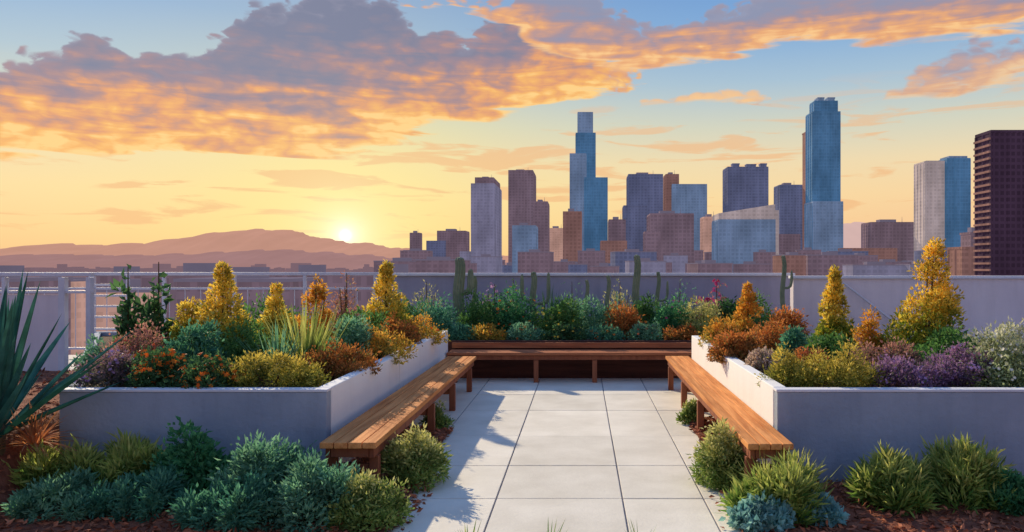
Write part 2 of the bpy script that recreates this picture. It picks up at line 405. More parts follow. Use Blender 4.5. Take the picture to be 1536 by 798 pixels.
MB().box(-6.5, 5.5, 12.04, 12.14, -.03, .575).build('front_wall', M_panel, t, .006)
MB().box(-6.5, 5.5, 14.05, 14.15, -.03, .60).build('rear_wall', M_shade_grey, t, .006)
MB().box(-6.5, 5.5, 12.14, 14.05, 0, .53).build('soil', M_soil, t)

# ------------------------------------------------------------------ benches
def side_bench(label, x0, x1, y0, y1, legs):
    t = thing('bench', label, 'bench', ((x0+x1)/2, (y0+y1)/2, 0), 0)
    w = (x1-x0); hl = (y1-y0)/2; nb = 4; bw = w/nb; mb = MB()
    for i in range(nb): mb.box(-w/2+i*bw+.003, -w/2+(i+1)*bw-.003, -hl, hl, .405, .45)
    mb.build('seat', M_wood, t, .005)
    for s in (-1, 1): MB().box(*(sorted((s*(w/2-.03), s*(w/2-.065)))), -hl+.05, hl-.05, .325, .402).build('apron', M_dwood, t, .003)
    MB().box(-w/2+.07, w/2-.07, -hl+.05, -hl+.09, .33, .402).build('apron', M_dwood, t, .003)
    for yy in legs:
        for s in (-1, 1):
            xx = s*(w/2-.05); MB().box(xx-.035, xx+.035, yy-hl, yy-hl+.07, 0, .324).build('leg', M_dwood, t, .004)
        MB().box(-w/2+.09, w/2-.09, yy-hl+.015, yy-hl+.055, .20, .26).build('cross_bar', M_dwood, t, .003)
side_bench('long orange timber bench along the white wall on the left of the paving', -1.93, -1.51, 5.64, 11.05, [.12, 1.05, 2.3, 3.6, 5.0])
side_bench('long orange timber bench along the white wall on the right of the paving', 1.215, 1.555, 5.60, 11.1, [.12, 1.2, 2.5, 3.8, 5.2])
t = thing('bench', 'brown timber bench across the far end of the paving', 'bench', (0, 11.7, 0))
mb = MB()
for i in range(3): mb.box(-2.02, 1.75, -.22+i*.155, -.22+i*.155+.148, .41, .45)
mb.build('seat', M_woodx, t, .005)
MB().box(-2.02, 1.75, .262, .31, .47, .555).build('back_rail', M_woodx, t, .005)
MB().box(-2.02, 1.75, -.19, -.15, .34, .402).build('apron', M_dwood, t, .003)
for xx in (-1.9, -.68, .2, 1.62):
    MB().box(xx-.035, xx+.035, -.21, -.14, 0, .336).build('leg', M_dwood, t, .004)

# ------------------------------------------------------------------ parapets and railing
PY = 14.7
t = thing('parapet_wall', 'lilac grey parapet wall with pale coping behind the rear planter', 'wall')
MB().box(X(590, PY), X(1192, PY), PY, PY+.2, -.03, 1.56).build('wall', M_parapet, t)
MB().box(X(588, PY), X(1192, PY), PY-.04, PY+.24, 1.562, 1.615).build('coping', M_cope, t, .006)
RY = 13.2
t = thing('parapet_wall', 'paler pinkish parapet wall behind the right planter', 'wall')
MB().box(X(1190, RY), 15.5, RY, RY+.2, -.03, 1.53).build('wall', M_parapet2, t)
MB().box(X(1188, RY), 15.5, RY-.04, RY+.24, 1.532, 1.58).build('coping', M_cope, t, .006)
MB().tube([(X(1262, RY), RY-.09, Z(425, RY)), (X(1340, RY), RY-.09, Z(485, RY)), (X(1372, RY), RY-.09, Z(509, RY))], [.018]*3, 8).build('diagonal_tube', M_rail, t)  # thin pale diagonal tube just in front of the wall face
t = thing('railing', 'pale steel railing with posts along the left roof edge', 'railing')
xa, xb = -13.5, X(587, PY)
MB().box(xa, xb, PY-.03, PY+.05, 1.57, 1.63).build('top_rail', M_rail, t, .008)
for zz in (.15, 1.30): MB().box(xa, xb, PY-.012, PY+.022, zz, zz+.04).build('rail', M_rail, t)
xx = xa+.1
while xx < xb:
    MB().box(xx-.03, xx+.03, PY-.03, PY+.03, -.03, 1.568).build('post', M_rail, t, .004); xx += 1.35
mb = MB(); xx = xa+.2
while xx < xb: mb.tube([(xx, PY+.005, .19), (xx, PY+.005, 1.3)], [.008, .008], 6); xx += .3
mb.build('balusters', M_rail, t)
GY = 9.6
t = thing('privacy_screen', 'pale framed lilac privacy screen at the left edge of the roof', 'screen', (0, 0, 0))
gx0, gx1 = X(-160, GY), X(96, GY)
MB().box(gx0, gx1-.04, GY-.01, GY+.02, .1, Z(443, GY)).build('panel', M_parapet2, t)
MB().box(gx0, gx1+.36, GY-.03, GY+.03, Z(441, GY), Z(437, GY)).build('rail', M_rail, t, .003)
MB().box(gx0, gx1+.36, GY-.03, GY+.03, Z(415, GY), Z(410, GY)).build('rail', M_rail, t, .003)
for px, w in ((8, .02), (95, .04), (135, .03), (-120, .04)):
    MB().box(X(px, GY)-w, X(px, GY)+w, GY-.04, GY+.04, -.03, Z(417, GY)).build('post', M_rail, t, .004)
TY = 12.9
t = thing('trellis', 'small white ladder trellis behind the plants at far left', 'trellis')
for px in (136, 192): MB().box(X(px, TY)-.025, X(px, TY)+.025, TY-.02, TY+.02, -.03, Z(413, TY)).build('post', M_rail, t, .003)
for py in (430, 446, 462, 478, 496): MB().box(X(136, TY)+.028, X(192, TY)-.028, TY-.015, TY+.015, Z(py, TY), Z(py, TY)+.035).build('rung', M_rail, t, .002)

# ------------------------------------------------------------------ planting, left planter
mound('flowering_mound', 'dusky pink and mauve flowering mound at the left front corner of the left planter', 165, 6.55, 100, .33, L['heath'], n=2600, leaf=.032, flo=(P_pur, 150, .017), cat='flowers')
mound('marigold_mound', 'dark leaved mound dotted with orange red flowers, front of the left planter', 236, 6.5, 92, .32, L['dark'], n=2400, leaf=.035, flo=(P_or, 150, .023), cat='flowers')
mound('marigold_mound', 'low patch of orange red flowers between the marigold mound and the olive mound', 308, 6.45, 100, .28, L['dark'], n=2400, leaf=.035, flo=(P_or, 150, .023), cat='flowers')
mound('low_mound', 'olive gold feathery mound at the front of the left planter', 408, 6.6, 135, .36, L['olive'], n=4200, leaf=.036, lw=.35, nc=38)
mound('low_mound', 'small olive tuft beside the white corner of the left planter', 458, 6.6, 52, .24, L['olive'], n=1300, leaf=.034, lw=.35)
mound('low_mound', 'rust red mound beside the white side wall of the left planter', 508, 7.4, 104, .34, L['rust'], n=3200, leaf=.036, nc=36)
mound('low_mound', 'golden orange mound halfway along the left white wall', 564, 8.5, 102, .36, L['gold'], n=3000, leaf=.038, nc=36)
mound('low_mound', 'orange mound at the far end of the left white wall', 620, 10.6, 80, .40, L['gold'], n=2400, leaf=.042, flo=(P_or, 50, .024))
mound('low_mound', 'rusty orange mound behind the golden mound in the left planter', 588, 9.7, 84, .42, L['rust'], n=2400, leaf=.04)
mound('low_mound', 'reddish pink mound behind the mauve flowers in the left planter', 215, 7.15, 95, .50, L['pinkb'], n=2800, leaf=.038, flo=(P_red, 60, .02))
mound('shrub', 'dark teal shrub behind the orange flowers in the left planter', 295, 7.2, 80, .50, L['teal'], n=2600, leaf=.048)
mound('shrub', 'green filler shrub behind the olive mound in the left planter', 372, 7.6, 96, .46, L['green'], n=2600, leaf=.048)
tuft('aloe', 'upright pale green aloe in the middle of the left planter', 456, 7.7, .74, L['grassy'], z=.69, n=110, spread=.6, bw=.03, droop=.1, cat='succulent', base=.16)
tuft('aloe', 'shorter grey green aloe left of the upright aloe', 418, 7.4, .56, L['sage'], z=.69, n=70, spread=.8, bw=.026, droop=.12, cat='succulent', base=.12)
mound('shrub', 'teal leaved low shrub right of the aloes in the left planter', 524, 8.3, 72, .50, L['sage'], n=2100, leaf=.055)
cone('flowering_shrub', 'tall yellow topped shrub with the highest peak in the left planter', 334, 8.0, 122, 1.08, L['yellow'], n=8000, nc=90)
mound('shrub', 'yellow green bushy shrub left of the tallest yellow shrub in the left planter', 282, 8.2, 66, .84, L['yellow'], n=3400, leaf=.05, nc=38)
cone('flowering_shrub', 'mid sized yellow shrub in the middle of the left planter', 414, 8.8, 84, .84, L['yellow'], n=5200, nc=60)
cone('flowering_shrub', 'orange yellow shrub behind the aloes', 474, 9.6, 74, .93, L['gold'], n=4200, nc=54, pw=.6)
tall('flowering_shrub', 'pinkish brown twiggy shrub between two yellow shrubs in the left planter', 520, 10.2, 58, 1.0, L['pinkb'], n=1400, leaf=.045, loose=1.5)
cone('flowering_shrub', 'peaked yellow shrub near the far end of the left planter', 580, 10.4, 92, 1.10, L['yellow'], n=6400, nc=80, leaf=.052)
tall('shrub', 'dark green leafy shrub with open stems at the left of the planter', 238, 8.2, 52, 1.14, L['dark'], n=420, leaf=.11, lw=.55, spires=3, loose=1.8, dens=1.6, rk=1.)
tall('shrub', 'narrow dark green leafy stem standing by the trellis', 192, 8.1, 34, 1.08, L['dark'], n=260, leaf=.11, lw=.55, spires=2, loose=1.6, dens=1.6, rk=1.)
mound('shrub', 'pale green shrub at the back of the left planter behind the mauve flowers', 150, 7.5, 60, .34, L['sage'], n=1100, leaf=.045)
mound('shrub', 'green filler shrub at the back of the left planter behind the mid sized yellow shrub', 400, 10.0, 100, .62, L['green'], n=2400, leaf=.06)
mound('shrub', 'dark green filler shrub below the peaked yellow shrub of the left planter', 545, 9.3, 70, .50, L['green'], n=1800, leaf=.055)
# ------------------------------------------------------------------ right planter
mound('low_mound', 'olive yellow mound at the inner front corner of the right planter', 1184, 6.7, 80, .29, L['olive'], n=2800, leaf=.036, lw=.35, wk=1.05)
mound('low_mound', 'wide yellow green mound at the front of the right planter', 1255, 6.6, 125, .31, L['olive'], n=4200, leaf=.036, lw=.35, nc=38, flo=(P_yel, 90, .014))
mound('lavender_mound', 'purple flowering mound at the front of the right planter', 1355, 6.6, 110, .29, L['purple'], n=3200, leaf=.036, lw=.4, nc=34, cat='flowers', flo=(P_pur, 130, .016))
mound('lavender_mound', 'taller purple flowering mound beside the pale bush', 1438, 6.75, 110, .36, L['purple'], n=3400, leaf=.036, lw=.4, nc=34, cat='flowers', flo=(P_pur, 140, .016))
mound('shrub', 'pale cream flecked bush at the right edge of the right planter', 1515, 6.7, 115, .60, L['pale'], n=3800, leaf=.046, flo=(P_wht, 240, .016), nc=38)
mound('low_mound', 'orange brown mound against the right white wall', 1102, 8.5, 94, .34, L['rust'], n=3200, leaf=.038, wk=1.0, nc=36)
mound('low_mound', 'golden mound at the far end of the right white wall', 1084, 9.9, 64, .38, L['gold'], n=2100, leaf=.04, wk=1.0)
mound('low_mound', 'wide rust orange mound behind the pale blush mound of the right planter', 1155, 8.9, 96, .42, L['rust'], n=2800, leaf=.04, nc=36)
mound('low_mound', 'small red leaved mound between the blush mound and the narrow yellow shrub', 1218, 7.5, 60, .26, L['rust'], n=1300, leaf=.034, flo=(P_red, 60, .02))
mound('low_mound', 'small pale blush mound near the inner front corner of the right planter', 1140, 7.7, 42, .24, L['blush'], n=1300, leaf=.04, lw=.6)
mound('succulent_mound', 'small teal succulent mound right of the pale blush mound', 1190, 7.9, 42, .42, L['teal'], n=1200, leaf=.05)
mound('low_mound', 'pinkish brown mound in front of the big yellow shrub', 1335, 7.2, 100, .36, L['pinkb'], n=2600, leaf=.038)
mound('low_mound', 'orange tuft between the two yellow shrubs of the right planter', 1303, 8.2, 50, .52, L['gold'], n=1700, leaf=.042)
mound('shrub', 'green underplanting behind the purple mounds', 1420, 7.5, 110, .42, L['green'], n=2600, leaf=.048)
mound('shrub', 'green underplanting behind the small red leaved mound', 1245, 8.3, 80, .36, L['green'], n=1800, leaf=.048)
cone('flowering_shrub', 'narrow yellow shrub in the middle of the right planter', 1252, 8.9, 74, 1.04, L['yellow'], n=6200, nc=72)
cone('flowering_shrub', 'largest golden yellow shrub, standing in the right planter', 1386, 8.0, 140, 1.32, L['yellowbig'], n=12500, nc=120, tip=.12, pw=.75)
cone('flowering_shrub', 'orange yellow shrub at the rear of the right planter by the magenta flowers', 1122, 10.4, 70, .80, L['gold'], n=4200, nc=54)
mound('low_mound', 'rust orange shrub at the rear of the right planter beside the thin green cactus', 1180, 10.2, 66, .52, L['rust'], n=2200, leaf=.045)

# ------------------------------------------------------------------ rear planter
RZ = .53
for px, Y, w, h, m, fl, lb in (
    (660, 12.7, 70, .74, 'teal', None, 'blue green bushy shrub at the left end of the rear planter'),
    (722, 13.2, 66, .78, 'green', None, 'green shrub behind the orange tuft of the rear planter'),
    (772, 13.3, 72, .82, 'deepround', (P_or, 40, .03), 'deep green shrub left of the armed cactus'),
    (838, 13.0, 72, .72, 'green', (P_yel, 26, .03), 'mid green shrub right of the armed cactus'),
    (892, 13.3, 68, .78, 'sage', None, 'grey green shrub in the middle of the rear planter among thin cacti'),
    (935, 12.9, 60, .64, 'rust', None, 'rust brown shrub left of the tall plain cactus'),
    (975, 13.4, 60, .80, 'green', None, 'green shrub directly behind the cactus with one arm'),
    (1010, 13.0, 68, .70, 'deepround', (P_mag, 30, .03), 'deep green shrub right of the tall plain cactus'),
    (1052, 12.8, 62, .72, 'limeshrub', (P_or, 20, .028), 'light green shrub under the magenta flowers'),
    (1090, 13.1, 60, .74, 'dark', None, 'dark green shrub at the right end of the rear planter'),
    (1135, 12.9, 80, .74, 'green', None, 'green shrub of the rear planter behind the orange yellow shrub'),
    (605, 13.1, 76, .70, 'green', None, 'green shrub of the rear planter behind the orange mound')):
    mound('shrub', lb, px, Y, w, h, L[m], z=RZ, n=2600, leaf=.06, nc=38, lw=.42, flo=fl)
for px, w, m, fl, lb in (
    (728, 60, 'gold', (P_or, 40, .02), 'orange flowering tuft left of centre in the rear planter'),
    (690, 44, 'teal', None, 'teal ground cover at the left front of the rear planter'),
    (785, 60, 'sage', (P_or, 26, .026), 'grey green ground cover below the armed cactus'),
    (845, 62, 'dark', (P_yel, 36, .022), 'dark ground cover with yellow specks in front of the mid green shrub'),
    (905, 62, 'teal', (P_or, 24, .024), 'teal ground cover in the middle front of the rear planter'),
    (965, 60, 'sage', (P_red, 18, .022), 'grey green ground cover below the tall plain cactus'),
    (1022, 56, 'rust', (P_or, 30, .022), 'rusty ground cover near the right end of the back bench'),):
    mound('ground_cover', lb, px, 12.4, w, .34 if m == 'gold' else .28, L[m], z=RZ, n=1500, leaf=.05, flo=fl, d=.4, cat='ground cover')
tall('flowering_shrub', 'magenta flowering shrub at the right end of the rear planter', 1075, 13.5, 62, 1.0, L['pinkb'], z=RZ, n=800, leaf=.055, flo=(P_mag, 300, .04))
tall('flowering_shrub', 'mauve flowering shrub right of the leftmost thick cactus', 742, 13.6, 54, .94, L['green'], z=RZ, n=900, leaf=.055, flo=(P_pur, 130, .034))
for px, w, h, m, lb in (
    (858, 66, .98, 'sage', 'wispy grey green shrub right of the armed cactus, behind the mid green shrub'),
    (1020, 62, 1.0, 'sage', 'wispy pale shrub right of the cactus with one arm'),
    (640, 62, .98, 'limeshrub', 'wispy yellow green shrub at the far left end of the rear planter'),
    (770, 50, 1.02, 'green', 'wispy green shrub between the mauve flowering shrub and the armed cactus'),
    (930, 54, .98, 'limeshrub', 'wispy yellow green shrub left of the tall plain cactus')):
    tall('shrub', lb, px, 13.75, w, h, L[m], z=RZ, n=1400, leaf=.065, lw=.28, loose=1.6, spires=8, rk=1.3)
cactus('thickest column cactus near the left end of the rear planter', 689, 13.5, 1.38, .13, [(.2, .75, .42)], RZ)
cactus('armed cactus with two raised arms left of centre in the rear planter', 800, 13.6, 1.12, .075, [(-.2, .6, .48), (.27, .55, .56)], RZ)
cactus('tall plain cactus right of centre in the rear planter', 955, 13.5, 1.42, .085, [], RZ)
cactus('cactus with one arm beside the tall plain cactus', 987, 13.7, 1.12, .05, [(.17, .6, .36)], RZ)
cactus('thin short cactus in the centre of the rear planter, left of its twin', 880, 13.5, .98, .045, [], RZ)
cactus('thin cactus in the centre of the rear planter, right and taller of the twins', 912, 13.4, 1.06, .05, [], RZ)
cactus('slim green cactus with a small arm standing behind the right planter rust shrub', 1175, 12.9, 1.40, .055, [(.14, .85, .3)], RZ)
cactus('slender cactus just right of the thickest column cactus', 712, 13.8, 1.05, .045, [], RZ)
tuft('spiky_plant', 'spiky dark yucca behind the armed cactus', 822, 13.4, .95, L['dark'], z=RZ, n=60, spread=1., bw=.03, droop=.2, cat='yucca')
tuft('spiky_plant', 'spiky grey green yucca between the rust brown shrub and the centre cacti', 925, 13.2, .85, L['sage'], z=RZ, n=50, spread=1., bw=.03, droop=.2, cat='yucca')

# ------------------------------------------------------------------ front beds
t = thing('yucca', 'large dark green yucca with long sword leaves at the left edge', 'yucca', (X(-16, 5.6), 5.6, .50))
V, Fc = blades(58, 1.20, 1.25, .11, .06, segs=7, base=.09, minup=.15, fold=.4); mk('leaves', V, Fc, L['yucca'], t)
MB().tube([(0, 0, -.25), (0, 0, .05), (0, 0, .18)], [.09, .1, .05], 10).build('trunk', M_stem, t)
tuft('dry_fronds', 'dry orange brown fronds on the soil mound under the large yucca', 50, 5.75, .38, L['dry'], z=.42, n=80, spread=1.5, bw=.022, droop=.5, cat='dry leaves')
FE = dict(leaf=.11, lw=.17, up=.9)
mound('shrub', 'deep green rounded shrub in front of the left planter wall', 288, 5.75, 116, .48, L['deepround'], z=.02, n=4200, leaf=.052, lw=.6, nc=38, wk=1.1)
mound('feathery_shrub', 'olive green feathery clump left of the deep green rounded shrub', 190, 5.8, 100, .36, L['grassy'], z=.02, n=2400, **FE)
mound('feathery_shrub', 'olive feathery clump at the left corner of the left planter', 95, 5.75, 100, .34, L['grassy'], z=.03, n=2400, **FE)
mound('sage_shrub', 'teal green sage shrub, centre of the left front bed', 400, 5.5, 150, .50, L['sage'], z=.02, n=5000, leaf=.052, lw=.38, nc=44, wk=1.12)
mound('sage_shrub', 'low teal sage spilling in front of the central sage shrub', 355, 5.15, 130, .34, L['teal'], z=.02, n=3800, leaf=.05, lw=.38)
mound('sage_shrub', 'dense grey green sage mound right of the central sage shrub', 465, 5.2, 120, .40, L['sage'], z=.02, n=4000, leaf=.05, lw=.42)
mound('sage_shrub', 'grey green leafy shrub under the near end of the left bench', 530, 5.4, 84, .28, L['sage'], z=.02, n=2400, leaf=.05, lw=.42)
mound('ground_cover', 'low blue green ground cover at the front left of the left bed', 95, 5.4, 150, .24, L['sage'], z=.03, n=3400, leaf=.048, lw=.38, cat='ground cover')
mound('ground_cover', 'low blue green ground cover below the rounded shrub', 225, 5.4, 140, .26, L['teal'], z=.02, n=3400, leaf=.048, lw=.38, cat='ground cover')
mound('shrub', 'yellow green shrub at the right end of the left front bed', 555, 5.15, 98, .33, L['limeshrub'], z=.02, n=3400, leaf=.042, lw=.4, wk=1.15, nc=34)
mound('shrub', 'yellow green rounded shrub beside the near part of the left bench', 624, 6.1, 94, .50, L['limeshrub'], z=.02, n=4000, leaf=.044, lw=.4, nc=40, wk=1.12)
mound('shrub', 'small yellow green shrub beside the middle of the left bench', 655, 8.3, 36, .28, L['limeshrub'], z=.0, n=900, leaf=.04)
mound('shrub', 'small yellow green shrub beside the middle of the right bench', 1040, 8.5, 34, .30, L['limeshrub'], z=.0, n=900, leaf=.04)
mound('shrub', 'yellow green rounded shrub beside the near part of the right bench', 1082, 6.1, 84, .50, L['limeshrub'], z=.02, n=4000, leaf=.044, lw=.4, nc=40, wk=1.12)
mound('feathery_shrub', 'bright feathery plant below the near end of the right bench', 1165, 5.3, 120, .34, L['grassy'], z=.02, n=2600, wk=1.1, **FE)
tuft('spiky_plant', 'upright spiky green shoots behind the bright feathery plant', 1172, 5.45, .46, L['grassy'], z=.02, n=90, spread=.9, bw=.026, droop=.1, cat='spiky plant', base=.16)
mound('succulent_mound', 'blue grey succulent mound at the paving edge, left of its smaller companion', 1143, 5.1, 72, .19, L['blue'], z=.02, n=1500, leaf=.048, lw=.75, cat='succulent')
mound('succulent_mound', 'smaller blue grey succulent mound on the right front mulch', 1232, 5.2, 54, .16, L['blue'], z=.02, n=1100, leaf=.048, lw=.75, cat='succulent')
mound('feathery_shrub', 'feathery green clump in the right front bed, left of the taller one', 1345, 5.5, 105, .32, L['grassy'], z=.02, n=2800, wk=1.1, **FE)
mound('feathery_shrub', 'tallest feathery green clump in the right front bed', 1440, 5.6, 105, .44, L['grassy'], z=.02, n=3000, wk=1.1, **FE)
mound('shrub', 'green low shrub at the right edge of the right front bed', 1518, 5.5, 80, .28, L['deepround'], z=.02, n=2600, leaf=.048)
for px, lb in ((702, 'yellow green grass tips at the bottom edge, leftmost of three'), (822, 'yellow green grass tips at the bottom edge, middle of three'), (962, 'yellow green grass tips at the bottom edge, rightmost of three')):
    tuft('grass_tuft', lb, px, 4.6, .25, L['grassy'], z=0, n=14, spread=.5, bw=.014, droop=.2, base=.02)

# ------------------------------------------------------------------ city ground, hills
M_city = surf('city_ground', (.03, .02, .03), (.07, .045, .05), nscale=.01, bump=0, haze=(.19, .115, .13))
structure(mk('ground', [(-16000, -200, -40), (16000, -200, -40), (16000, 16000, -40), (-16000, 16000, -40)], [(0, 1, 2, 3)], M_city))
def hills(name, dist, prof, depth, mat, amp):
    xs = np.linspace(prof[0][0], prof[-1][0], 300); pr = np.interp(xs, [p[0] for p in prof], [p[1] for p in prof])
    V = []; nd = 10
    for j in range(nd+1):
        u = j/nd; k = math.sin(u*math.pi/2)**1.1
        for i, px in enumerate(xs):
            Yd = dist-depth*(1-u)
            zz = Z(pr[i]+amp*(math.sin(px*.11)+.6*math.sin(px*.31+2)+.4*math.sin(px*.73))*.5, dist)
            rg = .03*math.sin(px*.09+j*.9)*math.sin(u*math.pi)
            V.append((X(px, dist), Yd, -40+(zz+40)*min(1, max(0, k+rg))))
    n = len(xs); Fc = [(j*n+i, j*n+i+1, (j+1)*n+i+1, (j+1)*n+i) for j in range(nd) for i in range(n-1)]
    return structure(mk(name, V, Fc, mat, smooth=True))
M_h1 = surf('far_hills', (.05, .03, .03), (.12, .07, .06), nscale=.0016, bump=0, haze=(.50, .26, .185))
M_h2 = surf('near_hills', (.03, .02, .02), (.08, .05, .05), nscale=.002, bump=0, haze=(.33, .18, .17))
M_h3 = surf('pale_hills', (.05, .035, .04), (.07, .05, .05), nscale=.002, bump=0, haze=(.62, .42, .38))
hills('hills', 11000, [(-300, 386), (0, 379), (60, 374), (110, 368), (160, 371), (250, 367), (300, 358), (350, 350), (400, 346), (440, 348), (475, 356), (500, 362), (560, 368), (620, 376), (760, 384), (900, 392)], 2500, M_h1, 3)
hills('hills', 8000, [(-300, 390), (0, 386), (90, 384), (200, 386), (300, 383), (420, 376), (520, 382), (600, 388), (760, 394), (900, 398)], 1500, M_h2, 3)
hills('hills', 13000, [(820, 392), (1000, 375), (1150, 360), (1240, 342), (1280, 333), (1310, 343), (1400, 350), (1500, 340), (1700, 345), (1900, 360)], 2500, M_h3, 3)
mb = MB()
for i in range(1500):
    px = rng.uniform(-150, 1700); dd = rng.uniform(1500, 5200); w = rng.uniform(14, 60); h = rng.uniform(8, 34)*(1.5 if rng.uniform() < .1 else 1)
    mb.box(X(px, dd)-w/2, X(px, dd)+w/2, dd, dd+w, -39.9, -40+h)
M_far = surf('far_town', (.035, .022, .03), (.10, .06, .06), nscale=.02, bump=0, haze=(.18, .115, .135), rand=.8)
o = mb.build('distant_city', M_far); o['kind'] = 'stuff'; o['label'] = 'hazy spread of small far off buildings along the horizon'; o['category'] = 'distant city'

# ------------------------------------------------------------------ skyline
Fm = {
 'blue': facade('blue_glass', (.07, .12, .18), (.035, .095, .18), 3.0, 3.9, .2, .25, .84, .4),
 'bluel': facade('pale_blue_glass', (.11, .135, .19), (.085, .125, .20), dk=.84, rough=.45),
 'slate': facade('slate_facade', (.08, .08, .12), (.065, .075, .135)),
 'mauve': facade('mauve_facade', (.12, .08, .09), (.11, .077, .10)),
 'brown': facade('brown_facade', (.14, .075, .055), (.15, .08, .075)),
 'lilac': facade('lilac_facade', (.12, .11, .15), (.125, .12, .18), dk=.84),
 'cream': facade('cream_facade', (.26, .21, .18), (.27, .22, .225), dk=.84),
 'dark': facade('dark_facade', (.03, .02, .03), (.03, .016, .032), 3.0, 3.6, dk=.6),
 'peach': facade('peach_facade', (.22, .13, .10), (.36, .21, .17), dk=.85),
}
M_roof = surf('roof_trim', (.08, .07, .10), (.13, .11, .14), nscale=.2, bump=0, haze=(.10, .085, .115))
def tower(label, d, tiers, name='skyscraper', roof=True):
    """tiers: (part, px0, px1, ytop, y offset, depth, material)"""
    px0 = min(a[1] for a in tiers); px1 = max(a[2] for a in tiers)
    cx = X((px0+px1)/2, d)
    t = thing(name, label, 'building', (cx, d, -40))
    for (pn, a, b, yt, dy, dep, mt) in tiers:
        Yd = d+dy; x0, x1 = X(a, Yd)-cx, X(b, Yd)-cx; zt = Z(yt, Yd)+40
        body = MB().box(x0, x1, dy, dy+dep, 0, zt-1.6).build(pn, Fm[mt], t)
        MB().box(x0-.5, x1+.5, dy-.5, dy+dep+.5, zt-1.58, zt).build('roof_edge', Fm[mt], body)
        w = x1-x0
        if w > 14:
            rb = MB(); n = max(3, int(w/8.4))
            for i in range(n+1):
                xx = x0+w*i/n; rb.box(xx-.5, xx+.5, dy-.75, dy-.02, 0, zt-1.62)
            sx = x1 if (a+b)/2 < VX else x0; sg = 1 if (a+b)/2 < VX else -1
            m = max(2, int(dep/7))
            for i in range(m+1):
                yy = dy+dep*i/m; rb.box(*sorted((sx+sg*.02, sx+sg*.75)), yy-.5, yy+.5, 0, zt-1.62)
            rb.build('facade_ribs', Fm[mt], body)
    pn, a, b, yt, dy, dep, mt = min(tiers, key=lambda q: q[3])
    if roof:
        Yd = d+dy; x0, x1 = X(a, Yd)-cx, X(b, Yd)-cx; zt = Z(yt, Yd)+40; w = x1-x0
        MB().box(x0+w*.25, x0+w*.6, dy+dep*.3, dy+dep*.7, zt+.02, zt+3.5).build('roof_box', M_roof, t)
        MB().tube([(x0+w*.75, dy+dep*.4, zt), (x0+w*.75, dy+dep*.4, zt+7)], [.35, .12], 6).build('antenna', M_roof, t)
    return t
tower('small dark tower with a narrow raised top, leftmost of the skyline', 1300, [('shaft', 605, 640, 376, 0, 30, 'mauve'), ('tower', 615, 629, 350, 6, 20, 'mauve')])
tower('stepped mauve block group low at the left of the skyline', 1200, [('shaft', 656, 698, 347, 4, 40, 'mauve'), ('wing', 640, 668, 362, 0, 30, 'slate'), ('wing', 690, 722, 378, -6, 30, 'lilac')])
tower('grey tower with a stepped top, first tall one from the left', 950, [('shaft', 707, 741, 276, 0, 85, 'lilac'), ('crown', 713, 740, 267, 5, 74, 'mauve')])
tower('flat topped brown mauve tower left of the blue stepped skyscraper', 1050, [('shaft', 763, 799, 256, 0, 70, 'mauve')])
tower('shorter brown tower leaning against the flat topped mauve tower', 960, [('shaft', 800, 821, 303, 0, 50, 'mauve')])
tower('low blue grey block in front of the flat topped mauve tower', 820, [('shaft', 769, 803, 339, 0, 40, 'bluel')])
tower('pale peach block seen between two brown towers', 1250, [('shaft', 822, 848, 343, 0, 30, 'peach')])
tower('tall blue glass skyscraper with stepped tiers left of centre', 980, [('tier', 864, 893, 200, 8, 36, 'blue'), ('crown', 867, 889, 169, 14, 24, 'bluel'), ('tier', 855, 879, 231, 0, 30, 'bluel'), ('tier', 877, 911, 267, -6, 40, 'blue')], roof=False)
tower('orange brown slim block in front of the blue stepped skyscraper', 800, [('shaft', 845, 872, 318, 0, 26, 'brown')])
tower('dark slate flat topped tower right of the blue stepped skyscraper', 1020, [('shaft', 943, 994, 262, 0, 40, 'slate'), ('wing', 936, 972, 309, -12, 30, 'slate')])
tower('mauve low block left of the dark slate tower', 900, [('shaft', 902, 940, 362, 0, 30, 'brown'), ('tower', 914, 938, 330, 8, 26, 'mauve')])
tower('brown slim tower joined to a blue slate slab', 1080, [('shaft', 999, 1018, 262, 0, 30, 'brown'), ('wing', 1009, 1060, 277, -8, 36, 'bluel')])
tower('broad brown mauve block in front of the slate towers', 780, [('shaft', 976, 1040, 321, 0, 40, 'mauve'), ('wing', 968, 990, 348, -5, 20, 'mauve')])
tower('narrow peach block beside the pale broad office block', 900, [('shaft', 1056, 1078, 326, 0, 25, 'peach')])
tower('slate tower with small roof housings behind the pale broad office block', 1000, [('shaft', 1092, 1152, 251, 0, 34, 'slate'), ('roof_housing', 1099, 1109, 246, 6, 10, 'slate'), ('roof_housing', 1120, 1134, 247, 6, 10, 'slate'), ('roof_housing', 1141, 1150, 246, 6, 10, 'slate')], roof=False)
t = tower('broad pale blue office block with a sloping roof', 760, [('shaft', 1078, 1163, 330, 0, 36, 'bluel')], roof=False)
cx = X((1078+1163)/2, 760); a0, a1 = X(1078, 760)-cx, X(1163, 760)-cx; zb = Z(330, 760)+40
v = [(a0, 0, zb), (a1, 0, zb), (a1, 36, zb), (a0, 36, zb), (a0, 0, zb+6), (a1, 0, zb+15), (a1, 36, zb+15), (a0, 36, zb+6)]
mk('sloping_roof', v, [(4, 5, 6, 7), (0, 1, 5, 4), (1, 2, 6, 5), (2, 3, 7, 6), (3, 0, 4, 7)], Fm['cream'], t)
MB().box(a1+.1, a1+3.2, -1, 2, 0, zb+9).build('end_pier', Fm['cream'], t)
tower('slim slate tower left of the tallest skyscraper', 1020, [('shaft', 1170, 1203, 278, 0, 30, 'slate'), ('wing', 1166, 1200, 352, -15, 30, 'mauve')])
